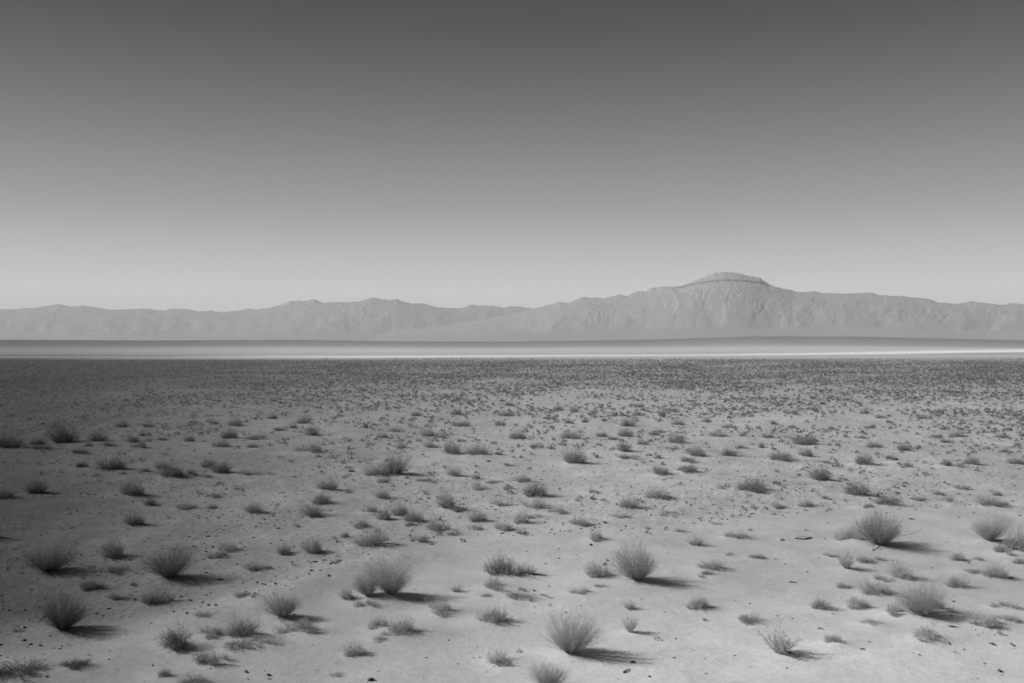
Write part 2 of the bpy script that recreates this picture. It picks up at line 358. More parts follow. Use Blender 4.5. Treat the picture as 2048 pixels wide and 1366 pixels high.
# ---------------------------------------------------------------- the shrubs of the photograph
# (x, y of the foot, width, height) in photo pixels, kind, tone (d dark, n mid, p pale) [, label, short name used by its neighbours' labels]
SHRUBS = [
 (1141,1317,100,84,'U','n','large wiry shrub fanning out above a dark shadow, at the bottom centre','the large bottom centre shrub'),
 (1275,1168,84,70,'U','n','rounded wiry shrub with a smaller sparse shrub at its left, centre right','the rounded centre right shrub'),
 (1189,1157,62,32,'L','p','sparse low shrub touching the left side of the rounded centre right shrub'),
 (782,1199,78,74,'U','n','tall upright brushy shrub with a long shadow, left of centre','the tall brushy shrub'),
 (738,1201,56,50,'U','n','shorter brushy shrub grown against the left side of the tall brushy shrub'),
 (1001,1154,54,40,'M','d','dark rounded shrub on the open pale sand in the middle of the foreground','the dark shrub on open sand'),
 (1046,1156,42,26,'L','n','low shrub joined to the right side of the dark shrub on open sand'),
 (991,1183,54,24,'L','n'),(1035,1205,55,17,'L','n'),(735,1219,48,18,'L','n'),(692,1204,30,26,'M','n'),
 (875,1233,65,28,'L','n','wide low shrub on bare sand below the shadow of the tall brushy shrub','the wide low shrub'),
 (968,1252,75,36,'L','n','broad low shrub piled on a sand hump left of the bottom centre shrub','the broad low shrub on a hump'),
 (806,1273,58,32,'M','n','round bushy shrub throwing a dark wedge of shadow, bottom left of centre','the shrub with a wedge shadow'),
 (755,1260,38,24,'L','p'),(772,1284,62,18,'L','p'),
 (709,1315,42,28,'M','n','small isolated shrub with a short shadow, on clear sand at the bottom left of centre','the small isolated shrub'),
 (1008,1332,62,32,'L','p','pale sparse shrub left of the large bottom centre shrub'),
 (1098,1384,68,50,'U','n','wiry shrub cut off by the bottom edge below the large bottom centre shrub'),
 (1261,1268,32,40,'S','p','thin see-through upright shrub right of the large bottom centre shrub','the thin see-through shrub'),
 (1261,1218,34,24,'T','n'),(912,1184,28,20,'T','n'),(1042,1184,22,10,'L','n'),(1157,1192,42,17,'L','p'),(1200,1178,24,8,'L','n'),
 (1189,1083,38,20,'L','p'),(965,1198,30,10,'L','n'),
 (745,1098,62,34,'M','d','broad dark mound on the gravel just above the pale sand edge, left of centre','the broad dark mound'),
 (830,1089,42,17,'L','d'),(882,1067,52,24,'L','d'),(902,1072,26,10,'L','d'),(950,1063,26,11,'L','d'),
 (954,1046,36,22,'M','d'),(892,1022,40,32,'M','d','upright dark rounded shrub in the middle gravel with a low tail on its right','the upright dark rounded shrub'),
 (916,1025,28,11,'L','d'),
 (764,1042,30,26,'M','d','leftmost of three dark shrubs grown in a tight cluster left of centre','the cluster of three'),
 (796,1036,36,25,'M','d','middle of three dark shrubs grown in a tight cluster left of centre'),
 (830,1046,40,22,'M','d','rightmost of three dark shrubs grown in a tight cluster left of centre'),
 (817,1053,22,9,'L','d'),(738,1027,26,13,'L','d'),(718,1058,36,15,'L','d'),(766,1001,34,19,'M','d'),(687,1077,22,13,'L','d'),
 (1070,996,42,30,'M','d','dark pointed shrub leaning right on the gravel right above the centre','the dark leaning shrub'),
 (1042,1049,36,24,'M','n'),(1063,1020,52,18,'L','n'),(1002,1015,42,14,'L','n'),(1063,1038,34,9,'L','n'),(1112,1030,32,14,'L','n'),
 (1155,1054,44,16,'M','n','smooth low dark dome at the edge of the pale sand, right of centre','the smooth low dome'),
 (1186,988,28,9,'L','n'),(1155,1004,17,7,'L','n'),(1208,1005,17,7,'L','n'),(1261,1020,40,25,'M','n'),(1237,1039,36,14,'L','p'),
 (1312,1000,44,24,'M','n','smooth grey shrub sloping down to the right, alone on the gravel right of centre','the smooth sloping shrub'),
 (1340,1034,42,11,'L','p'),(1292,1058,18,9,'T','p'),(1357,1064,30,12,'T','p'),
 (909,955,30,21,'M','n'),(950,960,22,10,'L','d'),(1044,966,30,14,'M','n'),(960,981,28,10,'L','n'),(1017,981,22,9,'L','n'),
 (991,969,36,6,'L','d'),(847,966,32,9,'L','d'),(762,967,26,9,'L','d'),
 (748,954,46,28,'M','n','round left half of a pair of joined dark shrubs left of centre','the joined pair of shrubs'),
 (794,953,46,42,'M','d','taller right half of a pair of joined dark shrubs left of centre'),
 (1010,1063,42,18,'L','p'),(1039,1070,15,8,'L','d'),
 # right foreground
 (1762,1096,90,66,'U','d','large dark wiry shrub with bleached branches and a long shadow, at the right','the large dark wiry shrub'),
 (1697,1087,46,30,'L','p','pale sparse shrub spreading at the left foot of the large dark wiry shrub'),
 (1980,1088,62,50,'U','n','wiry shrub with a pale bare branch near the right edge','the wiry shrub with a pale branch'),
 (2042,1110,52,46,'M','n','bushy shrub running out of the right edge of the photo'),(2018,1114,46,18,'L','n'),
 (1844,1240,90,64,'U','n','large soft brushy shrub at the lower right with smaller shrubs on both sides','the large soft lower right shrub'),
 (1789,1238,46,26,'L','n','low shrub joined to the left foot of the large soft lower right shrub'),
 (1895,1230,46,22,'L','n','low shrub joined to the right foot of the large soft lower right shrub'),
 (1558,1313,64,56,'S','n','loose leafy upright shrub alone on pale sand at the lower right','the loose leafy shrub'),
 (1806,1163,52,34,'M','p','pale round shrub midway between two large wiry shrubs at the right','the pale round shrub'),
 (1768,1164,32,14,'L','p'),(1745,1192,58,30,'M','n','flat topped shrub above left of the large soft lower right shrub','the flat topped shrub'),
 (1693,1141,36,34,'S','n','small upright tufted shrub below left of the large dark wiry shrub','the small tufted shrub'),
 (1662,1116,28,11,'L','p'),(1724,1127,42,17,'L','n'),(1755,1123,28,9,'L','n'),
 (1685,1178,38,13,'L','n'),(1644,1222,34,24,'M','n','small mound left of the large soft lower right shrub','the small right mound'),
 (1707,1219,48,22,'L','n'),(1915,1178,40,24,'M','n'),(1987,1161,46,30,'M','n','round shrub on bare ground below the wiry shrub with a pale branch','the round shrub on bare ground'),
 (1936,1148,42,11,'L','n'),(1915,1123,28,18,'M','n'),(1956,1124,24,10,'L','n'),(2040,1130,26,15,'M','n'),
 (1968,1257,56,28,'L','p'),(2018,1246,38,16,'L','p'),(2008,1222,50,18,'L','p'),(1844,1284,60,26,'L','p'),(1741,1257,50,15,'L','p'),
 (1673,1294,46,20,'L','n','low flat shrub right of the loose leafy shrub'),
 (1498,1248,44,19,'M','n','low domed shrub above left of the loose leafy shrub','the low domed shrub'),
 (1392,1221,46,24,'L','n','low twiggy shrub with a thin shadow, alone on clear sand right of centre','the low twiggy shrub'),
 (1423,1144,48,22,'M','n','low soft shrub right of the rounded centre right shrub','the low soft shrub'),
 (1416,1159,44,12,'L','d'),(1510,1119,30,10,'M','d'),(1392,1091,34,20,'T','n'),(1474,1080,44,15,'M','p'),(1457,1111,20,8,'L','p'),
 (1505,987,58,25,'M','d','dark shrub swept out to the right like a wing, right of centre','the swept dark shrub'),
 (1443,981,22,10,'L','n'),(1635,963,40,25,'M','d','dark shrub in the right middle distance with smaller clumps around it','the right middle shrub'),
 (1719,995,46,30,'M','d','dark upright mound on the right, left of the low dark mound','the dark right mound'),
 (1780,1015,46,21,'M','d','low dark mound with a pointed tail on a sand crest at the right','the low mound on a crest'),
 (1973,1017,52,24,'M','n','low grey mound on a sand crest near the right edge','the grey mound on a crest'),
 (2000,1017,40,11,'L','n'),(1555,1019,28,14,'M','n'),(1615,1017,38,16,'L','p'),
 (1837,1003,26,9,'L','d'),(1874,991,28,10,'L','n'),(1895,1007,26,11,'L','n'),(1919,981,28,11,'L','n'),(1997,993,22,10,'L','n'),
 (1649,1000,18,9,'L','n'),(1734,1017,30,9,'L','d'),(1433,1049,24,9,'T','p'),(1374,948,38,12,'M','n'),
 # left foreground
 (126,1268,88,74,'U','d','large dark brushy shrub with a broad black shadow, lower left','the large lower left shrub'),
 (96,1150,92,52,'U','d','wide dark brushy shrub at the left edge, above the large lower left shrub','the wide left edge shrub'),
 (181,1184,44,22,'M','d'),
 (338,1163,94,62,'U','d','large dark brushy shrub with a long pointed shadow, left','the large left shrub'),
 (225,1120,54,34,'M','d','dark mound between the wide left edge shrub and the large left shrub','the dark left mound'),
 (263,995,44,29,'M','d','round dark ball-like shrub alone on the gravel at the left','the ball-like left shrub'),
 (68,989,38,28,'M','d','dark shrub with a long flat shadow near the left edge','the shadowed left edge shrub'),
 (266,1055,42,28,'M','d','dark shrub with a short tail above the large left shrub','the dark tailed shrub'),
 (297,1012,36,14,'L','d'),(371,1021,40,13,'M','n'),
 (509,1030,42,24,'M','d','squat round dark shrub on the bare gravel left of centre','the squat round shrub'),
 (622,1037,50,26,'M','d','lowest of three dark shrubs stacked above one another left of centre','the stack of three'),
 (644,1010,42,22,'M','d','middle of three dark shrubs stacked above one another left of centre'),
 (654,984,40,23,'M','d','topmost of three dark shrubs stacked above one another left of centre'),
 (455,1105,40,20,'M','n'),(434,1121,44,17,'L','d'),(624,1111,40,29,'M','d','dark ragged shrub on the gravel left of the broad dark mound','the dark ragged shrub'),
 (577,1112,38,24,'L','d'),(314,1216,58,32,'L','n','wide ragged low shrub below the large left shrub','the wide ragged shrub'),
 (236,1203,40,17,'L','d'),(475,1198,40,16,'L','n'),(509,1196,22,8,'L','n'),
 (566,1239,64,48,'U','n','wiry fan-shaped shrub on the pale sand at the lower left','the fan-shaped shrub'),
 (594,1275,68,30,'L','n','wide low shrub under the fan-shaped shrub'),
 (491,1283,58,40,'M','d','dark round shrub between two others in a row on the pale sand, lower left','the dark round row shrub'),
 (357,1304,60,46,'M','d','dark domed shrub with a black shadow at its right foot, lower left','the dark domed shrub'),
 (415,1280,50,22,'L','n','low shrub joined to the right side of the dark domed shrub'),
 (500,1310,100,22,'L','n','long low mat of shrub below the dark round row shrub','the long low mat'),
 (424,1332,58,32,'L','n','ragged low shrub below the long low mat, lower left'),
 (400,1233,40,20,'T','p','pale wispy tuft on the sand above the dark domed shrub'),
 (320,1360,36,20,'L','n'),(388,1376,56,26,'M','n','low shrub cut off by the bottom edge at the lower left'),
 (40,1364,112,40,'M','d','wide black shrub in the bottom left corner','the corner shrub'),
 (150,1344,50,20,'M','d','small dark shrub right of the wide black shrub in the bottom left corner'),
 (670,1352,30,12,'T','p'),(424,998,28,9,'L','d'),(428,1019,26,9,'L','d'),(505,1145,56,20,'L','n'),(273,1176,22,9,'L','d'),
 (240,1150,52,18,'L','d'),(-28,1085,50,30,'M','d'),(4,1000,40,20,'M','d'),
 # left middle distance
 (215,944,54,27,'M','d','broad dark mound in the left middle distance','the broad left middle mound'),
 (322,941,30,18,'M','d'),(338,958,46,29,'M','d','dark pyramid-like shrub in the left middle distance with a low tail of clumps','the dark pyramid shrub'),
 (383,956,36,14,'L','d'),(411,957,20,7,'L','d'),
 (418,937,30,19,'M','d'),(436,949,40,23,'M','d','dark shrub leaning right, right of the dark pyramid-like shrub','the leaning left shrub'),
 (497,953,44,11,'L','d'),(285,947,28,9,'L','d'),(164,937,22,12,'L','d'),
 (120,886,58,44,'M','d','tall dark shrub at the far left in the middle distance','the tall far left shrub'),
 (78,890,32,18,'M','d'),(15,899,62,34,'M','d','wide dark shrub at the left edge in the middle distance'),
 (195,883,40,23,'M','d'),(174,893,20,8,'L','d'),(244,855,28,15,'M','d'),(290,872,22,11,'L','d'),(297,855,22,9,'L','d'),(277,898,26,12,'L','d'),
 (280,884,48,14,'L','d'),(222,893,26,12,'L','d'),(328,881,26,9,'L','d'),(383,884,28,12,'L','d'),(444,896,46,17,'L','d'),(458,877,30,20,'M','d'),
 (470,852,28,17,'M','d'),(509,879,36,12,'L','d'),(506,897,18,9,'L','d'),(608,847,30,18,'M','d'),(627,871,32,20,'M','d'),(615,908,50,18,'L','d'),
 (560,862,24,9,'L','d'),(581,857,26,10,'L','d'),(543,838,20,9,'L','d'),(571,888,15,7,'L','d'),(427,849,24,9,'L','d'),(157,910,30,10,'L','d'),(77,902,40,10,'L','d'),
 # centre middle distance
 (902,911,40,28,'M','d','dark upright shrub left of a flat-topped round one in the middle distance','the dark middle shrub'),
 (958,912,48,22,'M','n','smooth flat-topped round shrub in the middle distance left of centre'),
 (998,912,17,8,'M','d','tiny dark dome just right of the smooth flat-topped round shrub'),
 (861,895,36,14,'L','n'),(921,884,22,8,'L','d'),(797,898,28,14,'M','p'),(854,873,32,17,'M','n'),(883,876,22,11,'M','d'),(796,864,24,11,'L','d'),
 (762,876,26,15,'M','n'),(738,857,19,12,'L','d'),(825,833,32,11,'L','d'),(924,853,38,12,'L','d'),(914,830,22,10,'L','d'),(1000,852,22,12,'L','d'),
 (1037,878,32,15,'M','d'),(1012,832,30,10,'L','d'),(1018,812,22,10,'M','d'),(1145,878,42,18,'M','n'),(1141,848,22,10,'L','d'),(1172,845,19,7,'L','d'),
 (1099,838,24,6,'L','d'),(1124,821,30,10,'L','d'),(1153,825,30,10,'L','d'),(1186,828,26,8,'L','d'),(1073,900,30,9,'L','d'),
 (1146,929,44,27,'M','d','dark shrub with a clear shadow to its right, in the middle distance right of centre','the shadowed middle shrub'),
 (1258,853,30,16,'M','d'),(1249,874,30,17,'M','d'),(1201,874,22,11,'M','d'),(1227,880,22,7,'L','d'),(1228,831,20,9,'L','d'),(1276,831,24,10,'L','d'),
 (1273,815,26,10,'L','d'),(1322,833,22,13,'L','d'),(1310,871,26,12,'M','d'),(1356,850,26,11,'M','d'),(1288,890,24,12,'M','d'),
 (1251,905,32,19,'M','d','dark round shrub above a low flat clump in the right middle distance','the dark round middle shrub'),
 (1258,920,38,10,'L','d'),(1351,886,34,22,'M','n','round soft shrub standing clear in the right middle distance','the round soft middle shrub'),
 (1316,920,22,9,'L','d'),(1319,952,36,19,'M','d'),(1376,948,28,13,'M','d'),(1018,934,28,7,'L','d'),
 # right middle distance
 (1392,915,40,18,'M','d','dark low shrub left of a similar taller one in the right middle distance'),
 (1461,914,30,16,'M','d'),(1435,874,36,13,'M','n'),(1533,876,26,10,'M','d'),(1488,873,20,10,'L','n'),(1521,896,15,11,'L','d'),(1485,900,26,8,'L','d'),
 (1457,857,28,9,'L','d'),(1411,845,20,9,'L','d'),(1553,850,20,9,'L','d'),(1604,890,48,20,'M','d','broad clumpy shrub in the right middle distance','the broad clumpy shrub'),
 (1611,915,28,15,'M','d'),(1563,924,44,20,'M','d'),(1746,895,30,14,'M','d'),(1808,903,24,15,'M','d'),(1727,932,40,21,'M','d'),(1912,874,28,15,'M','n'),
 (1895,886,22,9,'L','d'),(1943,931,28,16,'M','d'),(1908,936,36,14,'L','d'),(1815,939,30,11,'L','d'),(2036,931,34,16,'M','d'),(2030,891,17,8,'L','d'),
 (2003,876,22,9,'L','d'),(2041,874,22,9,'L','d'),(1777,919,22,8,'L','d'),(1739,857,24,8,'L','d'),(1722,878,22,9,'L','d'),(1645,929,38,6,'L','d'),
 (1372,928,36,11,'L','d'),(1584,828,30,9,'L','d'),(1727,828,20,9,'L','d'),(1765,837,26,8,'L','d'),(1844,838,22,7,'L','d'),(1885,826,30,9,'L','d'),
 (2025,832,20,10,'L','d'),(1785,847,20,6,'L','d'),(2014,908,26,10,'L','d'),
]

TONE = {'d': 0.38, 'n': 0.50, 'p': 0.58}
placed = []
mounds = []
for s in SHRUBS:
    px, py, w, h, kd, tn = s[:6]
    X, Y = unproject(px, py)
    wm = w * Y / F; sinp = (py - HORIZON) / F
    back = {'U': 0.05, 'S': 0.08, 'T': 0.1, 'M': 0.30, 'L': 0.32}[kd] * wm
    k = (Y + back) / Y
    X, Y = X * k, Y + back
    hm = max(0.38 * h, h - 0.55 * w * sinp * (0.3 if kd in 'US' else 1.0)) * Y / F
    placed.append((X, Y, wm, hm, kd, tn, s))
    if Y < 60 and kd != 'T':
        mounds.append((X + 0.12 * wm, Y + 0.1 * wm, 0.62 * wm, min(0.10, 0.10 * wm)))

mounds = np.array(mounds)
def height(x, y):
    x = np.asarray(x, float); y = np.asarray(y, float)
    z = base_height(x, y)
    near = np.nonzero((y > 10) & (y < 64) & (np.abs(x) < 50))[0]
    if len(near):
        xs, ys = x[near], y[near]; add = np.zeros(len(near))
        for mx, my, r, a in mounds:
            m = (np.abs(xs - mx) < 3 * r) & (np.abs(ys - my) < 3 * r)
            if m.any():
                dx, dy = xs[m] - mx, ys[m] - my
                add[m] += a * np.exp(-(dx * dx * 0.6 + dy * dy) / (r * r))
        z[near] += add
    return z

# ---------------------------------------------------------------- ground sheet
rows = [-2500.0, -600.0, -150.0, -40.0, -8.0, 2.0, 7.0, 10.0]
y = 12.0
while y < 640.0:
    rows.append(y); y *= 1.0062
while y < 3200.0:
    rows.append(y); y *= 1.014
while y < 12500.0:
    rows.append(y); y *= 1.09
rows = np.array(rows)
NC = 760
side = 1.0 + np.array([0.06, 0.15, 0.3, 0.5, 0.8, 1.25, 2.0, 3.2, 5.0])
sgrid = np.concatenate([-side[::-1], np.linspace(-1, 1, NC), side])
aw = np.where(rows < 10, np.maximum(0.6 * np.abs(rows), 12.0), 0.60 * rows + 3.0)
GX = np.outer(aw, sgrid); GY = np.repeat(rows[:, None], len(sgrid), 1)
GX = np.clip(GX, -12500, 12500)
gx, gy = GX.ravel(), GY.ravel()
gd = np.hypot(gx, gy)
ahead = gy > 1
pxa = np.where(ahead, px_of(gx, gy), 1024 + np.sign(gx) * 3000)
gz = height(gx, gy)
gz = np.where((gd < 9), gz * 0.3, gz)
sw = np.zeros_like(gz); far = gy > SWELL0
sw[far] = swell_height(gx[far], gy[far])
gz = gz + sw

# soil kinds, with a vignette painted over them
edge = np.where(ahead, edge_dist(gx, np.maximum(gy, 1.0)), 1e9)
wob = fbm(gx / 4.0, gy / 9.0, 31, 4)
gravel = sstep(-0.10, 0.12, np.log(np.maximum(gy, 1) / edge) + 0.10 * wob) * ahead
# vignette darkening towards the left, painted into the ground colour with ragged edges
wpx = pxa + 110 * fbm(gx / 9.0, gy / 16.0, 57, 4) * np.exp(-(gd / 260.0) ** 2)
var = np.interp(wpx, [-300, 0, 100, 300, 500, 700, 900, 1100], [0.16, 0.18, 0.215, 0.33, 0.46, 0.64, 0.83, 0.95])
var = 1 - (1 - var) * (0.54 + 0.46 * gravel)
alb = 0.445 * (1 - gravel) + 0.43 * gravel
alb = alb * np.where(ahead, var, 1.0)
alb *= 1 + 0.10 * fbm(gx / 3.0, gy / 5.0, 91, 4) + 0.05 * fbm(gx / 0.7, gy / 1.4, 95, 3) + gravel * (0.12 * fbm(gx / 1.3, gy / 3.2, 97, 4) + 0.08 * fbm(gx / 5.0, gy / 12.0, 99, 3))
alb *= 1 + 0.34 * sstep(26, 18.5, gy) * sstep(300, 1750, pxa) * (1 - gravel)          # blown sand paler towards the near right
# dark soil under the dense scrub, then the pale salt flat, then the darker rise
wy = gy * (1 + 0.16 * fbm(gx / 200.0, gy / 130.0, 41, 4))
alb = alb * (1 - 0.25 * sstep(80, 200, wy) * (1 - sstep(520, 640, wy)))
rightish = sstep(1150, 1750, pxa)
LINE = np.interp(pxa, [-200, 0, 400, 700, 1000, 1348, 1560, 1800, 2048, 2400], [715, 710, 690, 690, 760, 850, 940, 1080, 1250, 1380])
streak = fbm(gx / 900.0, np.log(np.maximum(gy, 1)) * 26.0, 61, 4)
q = np.log(np.maximum(gy, 1) / LINE)
flat_tone = 0.44 + 0.05 * streak
q = q + 0.025 * fbm(gx / 120.0, gy / 90.0, 65, 4)
salt = np.exp(-((q - 0.05) / 0.085) ** 2) * np.interp(pxa, [0, 300, 600, 850], [0.05, 0.18, 0.65, 1.0])
cz = np.interp(pxa, CREST_X, CREST_Y)
u = np.clip(sw / np.maximum(CAM_H + (HORIZON - cz) / F * SWELL1, 1.0), 0, 1)
rise = np.interp(u + 0.07 * streak * (1 - u), [0, 0.16, 0.24, 0.36, 0.6, 0.85, 1.0], [0.52, 0.50, 0.46, 0.31, 0.25, 0.20, 0.16])
farm = sstep(500, 690, wy)
ft = flat_tone * (1 - salt) + 0.84 * salt
ft = np.where(u > 0.001, ft * (1 - sstep(0.0, 0.12, u)) + (rise * (1 - salt) + 0.84 * salt) * sstep(0.0, 0.12, u), ft)
# a thin dark wash line at the left edge of the flat and a dark tongue at its right
ch = np.exp(-((q - 0.19 + 0.03 * sstep(0, 500, pxa)) / 0.045) ** 2) * sstep(620, 300, pxa)
ft = ft * (1 - 0.80 * ch)
tongue = sstep(1650, 2048, pxa) * np.exp(-((q + 0.10) / 0.055) ** 2)
ft = ft * (1 - 0.35 * tongue)
ft = ft * (1 - 0.54 * sstep(800, -80, pxa + 60 * streak))  # same left vignette painted into the colour of the far flat
alb = alb * (1 - farm) + ft * farm
beyond = sstep(SWELL1 * 1.02, SWELL1 * 1.2, gy)
alb = alb * (1 - beyond) + 0.25 * beyond
grit = np.clip(0.10 + 0.75 * gravel, 0, 1) * (1 - sstep(500, 700, gd))

# clods and ripples small enough to cast their own shadows
clod = np.maximum(0, fbm(gx / 0.42, gy / 0.42, 201, 3) - 0.06) * 0.075 + np.maximum(0, fbm(gx / 0.95, gy / 0.95, 211, 2) - 0.15) * 0.09
sand_rip = fbm(gx / 0.9, gy / 0.55, 221, 4) * 0.018
gz = gz + (clod * gravel * (0.55 + 0.45 * fbm(gx / 8, gy / 8, 231, 2)) + sand_rip * (1 - gravel)) * np.exp(-(gd / 150.0) ** 2) * ahead

nr, ncx = GX.shape
idx = np.arange(nr * ncx).reshape(nr, ncx)
quads = np.stack([idx[:-1, :-1], idx[:-1, 1:], idx[1:, 1:], idx[1:, :-1]], -1).reshape(-1, 4)
gme = mesh_from('ground', np.stack([gx, gy, gz], 1), quads, [M_GROUND], smooth=True)
for nm, arr in (('vignetted_soil', np.clip(alb, 0.03, 0.85)), ('grit', grit)):
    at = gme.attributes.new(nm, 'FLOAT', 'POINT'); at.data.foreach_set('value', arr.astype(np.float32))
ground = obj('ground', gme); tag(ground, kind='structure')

def z_at(x, y):
    """height of the ground sheet itself"""
    r = int(np.clip(np.searchsorted(rows, y) - 1, 0, nr - 2)); fr = (y - rows[r]) / (rows[r + 1] - rows[r])
    za = np.interp(x, GX[r], gz[r * ncx:(r + 1) * ncx]); zb = np.interp(x, GX[r + 1], gz[(r + 1) * ncx:(r + 2) * ncx])
    return float(za * (1 - fr) + zb * fr)

# ---------------------------------------------------------------- mountains
def mountain(name, RX, RY, D, v0, v1, u_lo, u_hi, nu, nv, seed, mat, spur, ledge=None, skirt=265.0):
    us = np.linspace(u_lo, u_hi, nu); tt = np.linspace(0, 1, nv)
    t_front = tt * 1.35
    U = np.repeat(us[None, :], nv, 0); T = np.repeat(t_front[:, None], nu, 1)
    ridge_d = D * (1 + 0.02 * vnoise(us / 420.0, us * 0, seed + 5))
    ry = np.interp(us, RX, RY)
    jag = 0.9 * fbm(us / 12.0, us * 0 + 3.3, seed + 9, 3) + 1.0 * fbm(us / 4.0, us * 0 + 8.3, seed + 10, 2)
    H = CAM_H + (HORIZON - (ry + jag)) / F * ridge_d
    win = np.hanning(int(nu * 0.10)); pad = len(win)
    Hs = np.convolve(np.pad(H, pad, mode='edge'), win / win.sum(), mode='same')[pad:-pad]      # broad form of the range, below the crest
    V = v0 + (ridge_d[None, :] - v0) * T
    f = np.minimum(T, 1.0)
    wc = f ** 16; Hf = H[None, :] * wc + (1 - wc) * np.interp(U + (1 - f) * 20 * fbm(U / 80.0, T * 2.5, seed + 15, 3), us, Hs)
    A = skirt * (1 + 0.20 * fbm(us / 230.0, us * 0 + 1.7, seed + 80, 3)); A = (A * np.tanh(0.86 * Hs / A))[None, :]
    warp = 0.025 * fbm(U / 60.0, T * 3.0, seed + 20, 3) * (1 - f) * 4 * f
    fw = np.clip(f + warp, 0, 1)
    za = A * f ** 1.1 * (1 + 0.03 * fbm(U / 120.0, T * 4, seed + 25, 3) * (1 - f))
    zm = Hf * sstep(0.20, 1.12, fw) / sstep(0.20, 1.12, np.array(1.0))
    kk = 26.0
    Z = np.maximum(za, zm) + kk * np.exp(-np.abs(za - zm) / kk) * 0.35 * (1 - f)
    body = sstep(-20, 60, zm - za) * (1 - sstep(0.94, 1.0, f))
    r = ridged(U / 34.0 + 1.3 * fbm(U / 60, T * 5, seed + 31, 3), T * 6.0 + 0.8 * vnoise(U / 50, T * 6, seed + 33), seed + 40, 5) - 0.55
    wob = U / 24.0 + 1.2 * fbm(U / 30.0, T * 7.0, seed + 45, 3)
    crack = np.exp(-(vnoise(wob, T * 3.0 - U / 60.0, seed + 57) / 0.07) ** 2) * sstep(-0.1, 0.3, vnoise(U / 33.0, T * 9.0, seed + 55))
    Z = Z + (spur * Hf * 0.07 * r - 3.5 * crack) * body
    Z = Z + 1.2 * fbm(U / 3.0, T * 60, seed + 60, 2) * body
    if ledge is not None:
        Z = ledge(U, T, Z, H, f)
    back = T > 1
    Z = np.where(back, H[None, :] * (1 - sstep(1.0, 1.45, T) * 0.9) + 8 * fbm(U / 20, T * 9, seed + 70, 3) * (T - 1) / 0.35, Z)
    Z[0, :] = -0.5
    Xw = (U - 1024) / F * V
    vs = np.stack([Xw.ravel(), V.ravel(), Z.ravel()], 1)
    ix = np.arange(nv * nu).reshape(nv, nu)
    q = np.stack([ix[:-1, :-1], ix[:-1, 1:], ix[1:, 1:], ix[1:, :-1]], -1).reshape(-1, 4)
    o = obj(name, mesh_from(name, vs, q, [mat], smooth=False)); tag(o, kind='structure')
    if ledge is not None:
        at = o.data.attributes.new('dark_bed', 'FLOAT', 'POINT'); at.data.foreach_set('value', ledge.band.astype(np.float32).ravel())
    return o

RIGHT_X = [400,560,700,800,900,1000,1060,1100,1120,1136,1165,1208,1240,1254,1272,1290,1306,1360,1380,1400,1425,1452,1478,1500,1520,1527,1550,1555,1580,1594,1630,1645,1690,1715,1740,1760,1800,1835,1860,1875,1910,1940,1985,2000,2020,2048,2200,2400,2600,2900]
RIGHT_Y = [681,679,672,662,649,633,619,609,604,606,594,596,588,592,583,582,575,572,565,557,547,543,547,552,556,562,574,575,579,585,582,586,587,586,585,590,592,596,598,605,608,602,608,610,607,608,614,605,616,640]
LEFT_X = [-900,-600,-350,-150,0,25,45,75,82,115,140,165,200,220,240,260,280,300,325,345,380,400,420,445,470,495,512,540,560,580,595,603,628,645,665,700,720,745,775,793,820,850,875,890,920,943,960,980,1004,1020,1045,1068,1085,1150,1300,1500,1800]
LEFT_Y = [640,615,620,612,617,619,617,615,614,608,613,611,616,620,619,618,617,618,621,617,619,623,621,625,622,617,619,616,610,602,601,603,598,605,604,604,602,595,600,598,607,607,616,616,617,609,611,611,615,612,614,617,614,616,622,628,650]

def cap_ledge(U, T, Z, H, f):
    """the thin cliff band below the summit of the right-hand mountain, and gullies below it"""
    x = U
    yl = np.interp(x, [1330, 1360, 1385, 1420, 1460, 1500, 1530, 1550], [583, 577, 570, 565.5, 563.5, 564.5, 567, 575])
    zl = CAM_H + (HORIZON - yl) / F * 6900.0
    on = sstep(1335, 1375, x) * (1 - sstep(1535, 1556, x)) * (T <= 1.0)
    low = on * (Z < zl) * sstep(0.72, 0.86, f)
    cap_ledge.band = on * np.exp(-((Z - zl + 1.0 - 3.0 * fbm(U / 7.0, U * 0, 77, 2)) / 3.2) ** 2) * sstep(0.6, 0.72, f)      # the bed of dark rock that makes the ledge
    return Z - 9.0 * low * np.exp(-np.maximum(zl - Z, 0) / 45.0)

M_MTN_R = mountain_material('rocky_mountain', 0.31)
M_MTN_L = mountain_material('far_range_rock', 0.305)
mountain('mountains_far_range', LEFT_X, LEFT_Y, 9000.0, 4600.0, 0, -880, 1790, 1100, 260, 300, M_MTN_L, 0.22, None, 250.0)
mountain('mountain_with_capped_summit', RIGHT_X, RIGHT_Y, 7000.0, 3900.0, 0, 410, 2880, 1500, 340, 500, M_MTN_R, 0.15, cap_ledge, 270.0)

# ---------------------------------------------------------------- shrubs
def plant(name, X, Y, wm, hm, kd, tn, parts, label, group, deep=1.0):
    i = int(rng.integers(COUNTS[kd])); stems, fol, one = VARIANTS[kd, i]
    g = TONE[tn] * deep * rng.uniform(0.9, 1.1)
    z = z_at(X, Y) - 0.012
    rz = rng.uniform(0, 2 * math.pi); fl = 1.0
    if parts:
        r = bpy.data.objects.new(name, None); col.objects.link(r); r.empty_display_size = 0.2
        a = obj('stems', stems, r); b = obj('foliage', fol, r)
        a.color = (g, g, g, 1); b.color = (g, g, g, 1)
    else:
        r = obj(name, one); r.color = (g, g, g, 1)
    r.location = (X, Y, z); r.rotation_euler = (0, 0, rz); r.scale = (wm, wm, hm)
    tag(r, label, 'shrub', group)
    return r

